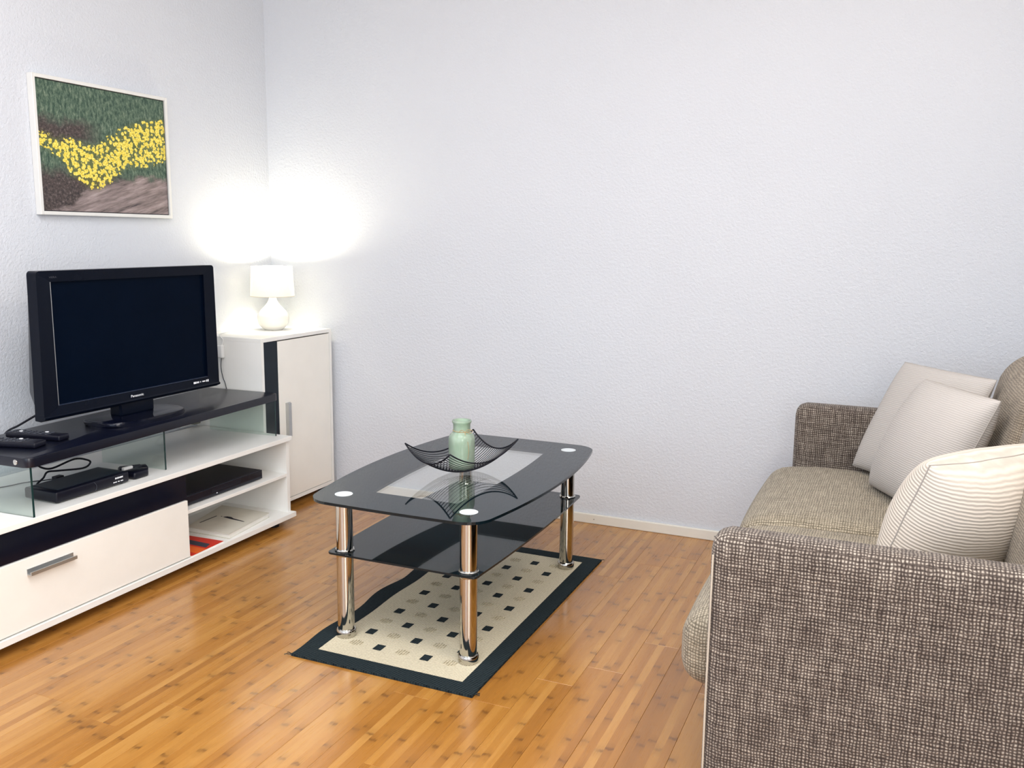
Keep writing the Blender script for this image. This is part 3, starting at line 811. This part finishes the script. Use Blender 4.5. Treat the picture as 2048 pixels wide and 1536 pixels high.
obj('cord', tube(smooth_pts([(0.155, -0.540, 0.672), (0.149, -0.5385, 0.63), (0.157, -0.5385, 0.586), (0.170, -0.5385, 0.553), (0.172, -0.5385, 0.50), (0.10, -0.5385, 0.44), (0.05, -0.56, 0.42)]), 0.0016, 8), 'button_grey', LA, smooth=True)
obj('switch', boxm(0.140, 0.170, -0.553, -0.534, 0.668, 0.722, bev=0.005, seg=3), 'white_plastic', LA, smooth=True)
for k_ in range(4):
    a_ = 2*PI*k_/4+0.5
    obj('felt_pad', lathe([(0.006, CZ1), (0.006, CZ1+0.0035)], LX+0.032*math.cos(a_), LY+0.032*math.sin(a_), 10), 'twine', LA)
d = bpy.data.lights.new('bulb_light', 'POINT'); d.energy = 7.0; d.color = (1.0, 0.91, 0.68); d.shadow_soft_size = 0.028
o = bpy.data.objects.new('bulb_light', d); COL.objects.link(o); o.location = (LX, LY, 1.000)
o.parent = LA; o.matrix_parent_inverse = Matrix.Translation(-Vector(LA.location))

# ---------------------------------------------------------------- rug
GX, GY = 1.4962, -0.9629
HX, HY, RB, RT = 0.2873, 0.5468, 0.0558, 0.006
RG = thing('rug', 'beige woven rug with small dark squares and a black border under the coffee table', 'rug', (GX, GY, 0.0))
def wave(x, y):
    """how far the rug lifts and shifts along its left edge"""
    f_ = max(0.0, min(1.0, (-x-0.20)/0.09))
    zz = f_*0.006*max(0.0, math.sin((y+0.16)*13.0))*(1 if -0.18 < y < 0.30 else 0)
    xx = f_*0.006*math.sin(y*21.0)
    return xx, zz
def rug_piece(x0, x1, y0, y1, z0, z1, nx, ny):
    bm = bmesh.new(); gt, gb = [], []
    for i in range(nx+1):
        rt1, rb1 = [], []
        for j in range(ny+1):
            x = x0+(x1-x0)*i/nx; y = y0+(y1-y0)*j/ny; dx, dz = wave(x, y)
            rt1.append(bm.verts.new((GX+x+dx, GY+y, z1+dz))); rb1.append(bm.verts.new((GX+x+dx, GY+y, z0+dz)))
        gt.append(rt1); gb.append(rb1)
    for i in range(nx):
        for j in range(ny):
            bm.faces.new((gt[i][j], gt[i+1][j], gt[i+1][j+1], gt[i][j+1])); bm.faces.new((gb[i][j], gb[i][j+1], gb[i+1][j+1], gb[i+1][j]))
    for i in range(nx):
        for j in (0, ny): bm.faces.new((gt[i][j], gt[i+1][j], gb[i+1][j], gb[i][j]))
    for j in range(ny):
        for i in (0, nx): bm.faces.new((gt[i][j], gt[i][j+1], gb[i][j+1], gb[i][j]))
    return bm
obj('field', rug_piece(-HX+RB, HX-RB, -HY+RB, HY-RB, 0.0005, RT, 16, 40), 'rug_beige', RG)
obj('border', rug_piece(-HX, -HX+RB, -HY, HY, 0.0005, RT+0.001, 4, 60), 'rug_dark', RG)
obj('border', rug_piece(HX-RB, HX, -HY, HY, 0.0005, RT+0.001, 4, 20), 'rug_dark', RG)
obj('border', rug_piece(-HX+RB, HX-RB, -HY, -HY+RB, 0.0005, RT+0.001, 16, 3), 'rug_dark', RG)
obj('border', rug_piece(-HX+RB, HX-RB, HY-RB, HY, 0.0005, RT+0.001, 16, 3), 'rug_dark', RG)
sqm = boxm(-0.0135, 0.0135, -0.0165, 0.0165, 0, 0.0012, bev=0.0006, seg=1); flip(sqm)
m1 = bpy.data.meshes.new('dark_square'); sqm.to_mesh(m1); sqm.free(); m1.materials.append(MATS['rug_dark'])
bm = bmesh.new()
for k_ in range(5):
    xx = -0.016+0.008*k_
    add_box(bm, xx-0.0010, xx+0.0010, -0.017+0.003*abs(k_-2), 0.017-0.003*abs(k_-2), -0.0005, 0.0022)
flip(bm); m2 = bpy.data.meshes.new('raised_motif'); bm.to_mesh(m2); bm.free(); m2.materials.append(MATS['rug_emboss'])
for i in range(5):
    for j in range(11):
        dark = (i+j) % 2 == 1
        o = bpy.data.objects.new('dark_square' if dark else 'raised_motif', m1 if dark else m2); COL.objects.link(o)
        x_ = -0.1535+0.0768*i
        dx, dz = wave(x_, -0.409+0.0818*j)
        o.location = (x_+dx, -0.409+0.0818*j, RT+0.0001+dz); o.parent = RG
# frayed threads at the corners and along the edge
for k_, (x_, y_, a_, l_) in enumerate(((-HX, -HY, 3.6, 0.016), (-HX, -HY+0.006, 3.1, 0.014), (HX-0.004, -HY+0.012, 0.1, 0.018), (HX, -HY+0.016, 0.5, 0.012), (HX, HY, 0.8, 0.010), (-HX, -HY+0.16, 2.6, 0.010), (-HX, -HY+0.21, 2.9, 0.009), (-HX, 0.02, 2.8, 0.008))):
    p0 = Vector((GX+x_, GY+y_, 0.004)); dr_ = Vector((math.cos(a_), math.sin(a_), 0))
    obj('loose_thread', tube([p0-dr_*0.004, p0+dr_*l_*0.5+Vector((0, 0, 0.002)), p0+dr_*l_+Vector((0, 0.003, -0.001))], 0.0012, 5), 'rug_dark', RG)

# ---------------------------------------------------------------- coffee table
TX, TY, TH, TSZ = 1.4885, -0.9420, 0.4389, 0.2699
GT = 0.008
RUGZ = RT+0.0006
CT = thing('coffee_table', 'glass coffee table with black borders, a clear centre and chrome tube legs', 'coffee table', (TX, TY, RUGZ))
def bulged(hl, hw_end, hw_mid, d, n=24, endb=0.0):
    """outline, long sides bowed outwards, corners rounded over the length d; counter-clockwise"""
    def side(y): return hw_mid-(hw_mid-hw_end)*(y/hl)**2
    def end(x): return hl+endb*(1-(x/hw_end)**2)
    P = []
    for i in range(n+1):
        y = -(hl-d)+2*(hl-d)*i/n; P.append((side(y), y))
    p0 = Vector((side(hl-d), hl-d)); p2 = Vector((hw_end-d, end(hw_end-d)))
    pc = Vector((hw_end+0.004, hl))
    for i in range(1, 11):
        q = i/10; w1 = 0.75
        den = (1-q)**2+2*w1*q*(1-q)+q*q
        v = (p0*(1-q)**2+pc*2*w1*q*(1-q)+p2*q*q)/den; P.append((v.x, v.y))
    for i in range(1, 9):
        x = (hw_end-d)*(1-2*i/9); P.append((x, end(x)))
    v = Vector((-(hw_end-d), end(hw_end-d)))
    Q = [(-x, -y) for x, y in P]
    # corner of the other side, mirrored
    C1 = []
    for i in range(0, 11):
        q = 1-i/10; w1 = 0.75
        den = (1-q)**2+2*w1*q*(1-q)+q*q
        w_ = (p0*(1-q)**2+pc*2*w1*q*(1-q)+p2*q*q)/den; C1.append((-w_.x, w_.y))
    half = P+C1[:-1]
    return [(TX+x, TY+y) for x, y in half+[(-x, -y) for x, y in half]]
TOPO = bulged(0.4850, 0.268, 0.3220, 0.062, endb=0.006)
# clear centre pane
def clear_outline(n=22):
    hl, e, m = 0.340, 0.1375, 0.1570
    P = []
    for i in range(n+1):
        s = -1+2*i/n; P.append((m-(m-e)*s*s, s*hl))
    Q = [(-x, -y) for x, y in P]
    return [(TX+x, TY+y-0.004) for x, y in P+Q]
CLO = clear_outline()
tp = thing_top = obj('clear_centre', prism(CLO, TH-GT, TH), 'clear_glass', CT)
bm = bmesh.new()
ev = [bm.verts.new((x, y, TH)) for x, y in TOPO]; iv = [bm.verts.new((x, y, TH)) for x, y in CLO]
ee = [bm.edges.new((ev[i], ev[(i+1) % len(ev)])) for i in range(len(ev))]+[bm.edges.new((iv[i], iv[(i+1) % len(iv)])) for i in range(len(iv))]
bmesh.ops.triangle_fill(bm, use_beauty=True, use_dissolve=False, edges=ee)
top_f = [f for f in bm.faces]
bmesh.ops.recalc_face_normals(bm, faces=top_f)
if bm.faces and sum(f.normal.z for f in bm.faces) < 0:
    bmesh.ops.reverse_faces(bm, faces=bm.faces[:])
ret = bmesh.ops.extrude_face_region(bm, geom=bm.faces[:])
bmesh.ops.translate(bm, verts=[g for g in ret['geom'] if isinstance(g, bmesh.types.BMVert)], vec=(0, 0, -GT))
border = obj('black_border', bm, 'black_glass', CT)
SHO = bulged(0.4340, 0.238, 0.2520, 0.014)
obj('lower_shelf', prism(SHO, TSZ-0.006, TSZ, bev=0.001), 'black_glass', CT)
LR = 0.0245
for sx in (-1, 1):
    for sy in (-1, 1):
        lx, ly = TX+sx*0.2011, TY+sy*0.3981
        lg = obj('leg', lathe([(LR, RUGZ+0.022), (LR, TSZ-0.006)], lx, ly, 40), 'chrome', CT, smooth=True)
        obj('leg', lathe([(LR-0.0005, TSZ), (LR-0.0005, TH-GT)], lx, ly, 40), 'chrome', CT, smooth=True)
        obj('foot_cap', lathe([(0.0280, RUGZ), (0.0295, RUGZ+0.003), (0.0295, RUGZ+0.020), (0.0268, RUGZ+0.0235), (LR, RUGZ+0.0235)], lx, ly, 40), 'chrome', lg, smooth=True)
        obj('collar', lathe([(LR-0.001, TSZ), (0.0280, TSZ), (0.0285, TSZ+0.003), (0.0268, TSZ+0.006), (LR-0.001, TSZ+0.006)], lx, ly, 40), 'chrome', lg, smooth=True)
        obj('collar', lathe([(LR-0.001, TSZ-0.014), (0.0268, TSZ-0.014), (0.0280, TSZ-0.011), (0.0280, TSZ-0.006), (LR-0.001, TSZ-0.006)], lx, ly, 40), 'chrome', lg, smooth=True)
        obj('cap_disc', lathe([(0.0258, TH), (0.0258, TH+0.0006)], lx, ly, 36), 'disc_metal', CT)

# ---------------------------------------------------------------- wire bowl and bottle
BX, BY = 1.4835, -0.9670
WB = thing('wire_bowl', 'shallow black wire bowl with raised corners on the coffee table', 'bowl', (BX, BY, TH))
th_ = 1.222
cu, su_ = math.cos(th_), math.sin(th_)
HU, HV, HC = 0.148, 0.103, 0.095
def bowl(u, v):
    a_, b_ = u/HU, v/HV
    z = HC*(0.52*abs(a_)**2.0+0.48*abs(b_)**2.0)
    return (BX+cu*u-su_*v, BY+su_*u+cu*v, TH+0.0035+z)
NWI = 25
for k_ in range(NWI+1):
    v = -HV+2*HV*k_/NWI
    edge = k_ in (0, NWI)
    obj('rim_wire' if edge else 'wire', tube([bowl(-HU+2*HU*i/20, v) for i in range(21)], 0.0024 if edge else 0.0011, 6), 'wire_black', WB, smooth='all')
for s_ in (-1, 1):
    obj('rim_wire', tube([bowl(s_*HU, -HV+2*HV*i/16) for i in range(17)], 0.0026, 6), 'wire_black', WB, smooth='all')
bz0 = TH+0.0035+0.0068
BT = thing('bottle', 'pale green glass bottle with twine round its neck standing in the wire bowl', 'bottle', (1.4815, -0.967, bz0))
bx_, by_ = 1.4815, -0.967
def bp(z): return bz0+z
prof = [(0.030, bp(0.0)), (0.037, bp(0.0015)), (0.0405, bp(0.006)), (0.0415, bp(0.02)), (0.0420, bp(0.09)), (0.0415, bp(0.100)), (0.038, bp(0.110)), (0.0315, bp(0.1165)), (0.0275, bp(0.121)), (0.0270, bp(0.127)), (0.0272, bp(0.146)), (0.0300, bp(0.149)), (0.0312, bp(0.153)), (0.0300, bp(0.1565)), (0.0265, bp(0.157)),
        (0.0245, bp(0.155)), (0.0245, bp(0.122)), (0.034, bp(0.110)), (0.038, bp(0.095)), (0.038, bp(0.008)), (0.030, bp(0.005))]
obj('glass_body', lathe(prof, bx_, by_, 48), 'bottle_glass', BT, smooth='all')
tz_ = bp(0.1235)
tw = obj('twine', tube([(bx_+0.0282*math.cos(2*PI*i/32), by_+0.0282*math.sin(2*PI*i/32), tz_+0.001*math.sin(4*PI*i/32)) for i in range(32)], 0.0012, 6, True), 'twine', BT)
kx, ky = bx_+0.0285*math.cos(-0.75), by_+0.0285*math.sin(-0.75)
for pts in ([(kx, ky, tz_), (kx+0.010, ky+0.004, tz_+0.008), (kx+0.022, ky+0.010, tz_+0.004), (kx+0.016, ky+0.006, tz_-0.003), (kx, ky, tz_)],
            [(kx, ky, tz_), (kx-0.010, ky-0.006, tz_+0.006), (kx-0.016, ky-0.008, tz_-0.001), (kx, ky, tz_)],
            [(kx, ky, tz_), (kx+0.006, ky-0.004, tz_-0.015), (kx+0.014, ky-0.006, tz_-0.035), (kx+0.016, ky-0.006, tz_-0.06), (kx+0.013, ky-0.006, tz_-0.085)],
            [(kx, ky, tz_), (kx+0.002, ky-0.006, tz_-0.02), (kx-0.001, ky-0.010, tz_-0.05), (kx+0.001, ky-0.010, tz_-0.075)]):
    obj('bow_strand', tube(smooth_pts(pts, 5), 0.0009, 5), 'twine', tw)

# ---------------------------------------------------------------- sofa
SXF, SXB = 2.424, 3.36
SYN, SYF = -1.810, -0.250        # outer faces of the arms
AT, AZ = 0.092, 0.632
SF = thing('sofa', 'grey beige tweed two seater sofa with straight arms against the wall', 'sofa', (2.9, -1.03, 0.0))
def arm(y0, y1):
    h = ((SXB-SXF)/2, (y1-y0)/2, (AZ-0.04)/2)
    return soft_box(((SXB+SXF)/2, (y0+y1)/2, (AZ+0.04)/2), h, 0.038, (0.0, 0.004, 0.0), n=18)
a1 = obj('arm', arm(SYN, SYN+AT), 'sofa_tweed', SF, smooth='all', uv=True)
a2 = obj('arm', arm(SYF-AT, SYF), 'sofa_tweed', SF, smooth='all', uv=True)
for ar, y_ in ((a1, SYN+0.006),):
    obj('piping', tube([(SXF+0.0085, y_, 0.05), (SXF+0.0075, y_, 0.3), (SXF+0.0085, y_, AZ-0.045)], 0.0020, 6), 'piping', ar)
ym = (SYN+SYF)/2
def seat_shape(q, ux, uy, uz):
    # front edge rolls over and bulges, top rises a little to the middle
    x, y, z = q
    if ux < -0.5: z -= 0.022*((-ux-0.5)/0.5)**2*(uz*0.5+0.5)
    return Vector((x, y, z))
for y0, y1 in ((SYN+AT, ym), (ym, SYF-AT)):
    obj('seat_cushion', soft_box((2.690, (y0+y1)/2, 0.345), (0.335, (y1-y0)/2-0.002, 0.088), 0.055, (0.012, 0.0, 0.016), n=18, shape=seat_shape), 'seat_tweed', SF, smooth='all', uv=True)
def back_shape(q, ux, uy, uz):
    x, y, z = q
    return Vector((x+0.07*(uz*0.5+0.5), y, z))
for y0, y1 in ((SYN+AT, ym), (ym, SYF-AT)):
    obj('back_cushion', soft_box((3.068, (y0+y1)/2, 0.630), (0.105, (y1-y0)/2-0.004, 0.225), 0.085, (0.03, 0.0, 0.012), n=18, shape=back_shape), 'back_tweed', SF, smooth='all', uv=True)
obj('backrest_frame', soft_box((3.29, ym, 0.40), (0.075, (SYF-SYN)/2-AT, 0.36), 0.03, n=8), 'sofa_tweed', SF, smooth='all', uv=True)
obj('seat_base', boxm(2.50, 3.24, SYN+AT, SYF-AT, 0.10, 0.255, bev=0.006), 'sofa_base', SF)
for fx in (2.50, 3.28):
    for fy in (SYN+0.046, SYF-0.046):
        obj('foot', lathe([(0.022, 0.0), (0.026, 0.045)], fx, fy, 14), 'rubber_black', SF)

# ---------------------------------------------------------------- throw pillows
def pillow(name, label, corner, wv, uvv, thick, mat, seam_mat='piping', pinch=0.10, n=26, sag=0.0):
    """square cushion from its lower left corner, width and height vectors; two bulging faces meeting in a seam"""
    C0, Wv, Uv = Vector(corner), Vector(wv), Vector(uvv)
    N_ = Wv.cross(Uv).normalized()
    cen = C0+Wv/2+Uv/2
    root = thing(name, label, 'pillow', tuple(C0+Wv/2))
    lw, lu = Wv.length, Uv.length
    def pos(a, b_, s):
        # edges bow inwards, corners stay sharp
        ea = 1-pinch*(1-b_*b_)*0.55*abs(a)**3; eb = 1-pinch*(1-a*a)*0.55*abs(b_)**3
        pr_ = max(0.0, (1-a**2))**0.42*max(0.0, (1-b_**2))**0.42
        rip = 0.0016*math.sin(a*9+b_*5)*(1-pr_)*(1-abs(a*b_))
        return cen+Wv*0.5*a*ea+Uv*0.5*(b_*eb-sag*(1-a*a)*(b_ > 0)*b_)+N_*(s*(pr_*thick*0.5)+rip)
    fr = []
    for s, nm in ((1, 'front_cover'), (-1, 'back_cover')):
        bm = bmesh.new(); uvl = bm.loops.layers.uv.verify(); g = []
        for i in range(n+1):
            row = []
            for j in range(n+1):
                a = math.sin((-1+2*i/n)*PI/2); b_ = math.sin((-1+2*j/n)*PI/2)
                row.append((bm.verts.new(pos(a, b_, s)), (a*lw/2, b_*lu/2)))
            g.append(row)
        for i in range(n):
            for j in range(n):
                q4 = [g[i][j], g[i+1][j], g[i+1][j+1], g[i][j+1]]
                if s < 0: q4.reverse()
                f = bm.faces.new([q[0] for q in q4])
                for l, q in zip(f.loops, q4): l[uvl].uv = q[1]
        me = bpy.data.meshes.new(nm); bm.to_mesh(me); bm.free()
        for p in me.polygons: p.use_smooth = True
        me.materials.append(MATS[mat])
        o = bpy.data.objects.new(nm, me); COL.objects.link(o); o.parent = root
        o.matrix_parent_inverse = Matrix.Translation(-Vector(root.location))
        fr.append(o)
    loop = []
    m = 16
    for i in range(m): loop.append(pos(-1+2*i/m, -1, 0))
    for i in range(m): loop.append(pos(1, -1+2*i/m, 0))
    for i in range(m): loop.append(pos(1-2*i/m, 1, 0))
    for i in range(m): loop.append(pos(-1, 1-2*i/m, 0))
    obj('seam', tube(loop, 0.0016, 6, True), seam_mat, root)
    return root
plain('seam_grey', (0.42, 0.39, 0.36), 0.9, spec=0.1)
pillow('throw_pillow', 'off white ribbed cushion tucked behind another cushion beside the far sofa arm', (2.620, -0.395, 0.455), (0.235, -0.290, 0.0), (0.132, 0.045, 0.342), 0.125, 'pillow_fine', 'seam_grey', pinch=0.02)
pillow('throw_pillow', 'off white ribbed cushion leaning in front of another cushion by the backrest', (2.680, -0.622, 0.455), (0.165, -0.310, 0.0), (0.128, -0.005, 0.330), 0.17, 'pillow_fine', 'seam_grey', pinch=0.01)
pillow('throw_pillow', 'cream cushion with bold horizontal ribs beside the long tweed arm', (2.712, -1.455, 0.455), (0.265, 0.230, 0.025), (0.090, -0.055, 0.280), 0.23, 'pillow_rib', 'seam_grey', sag=0.07, pinch=0.02)
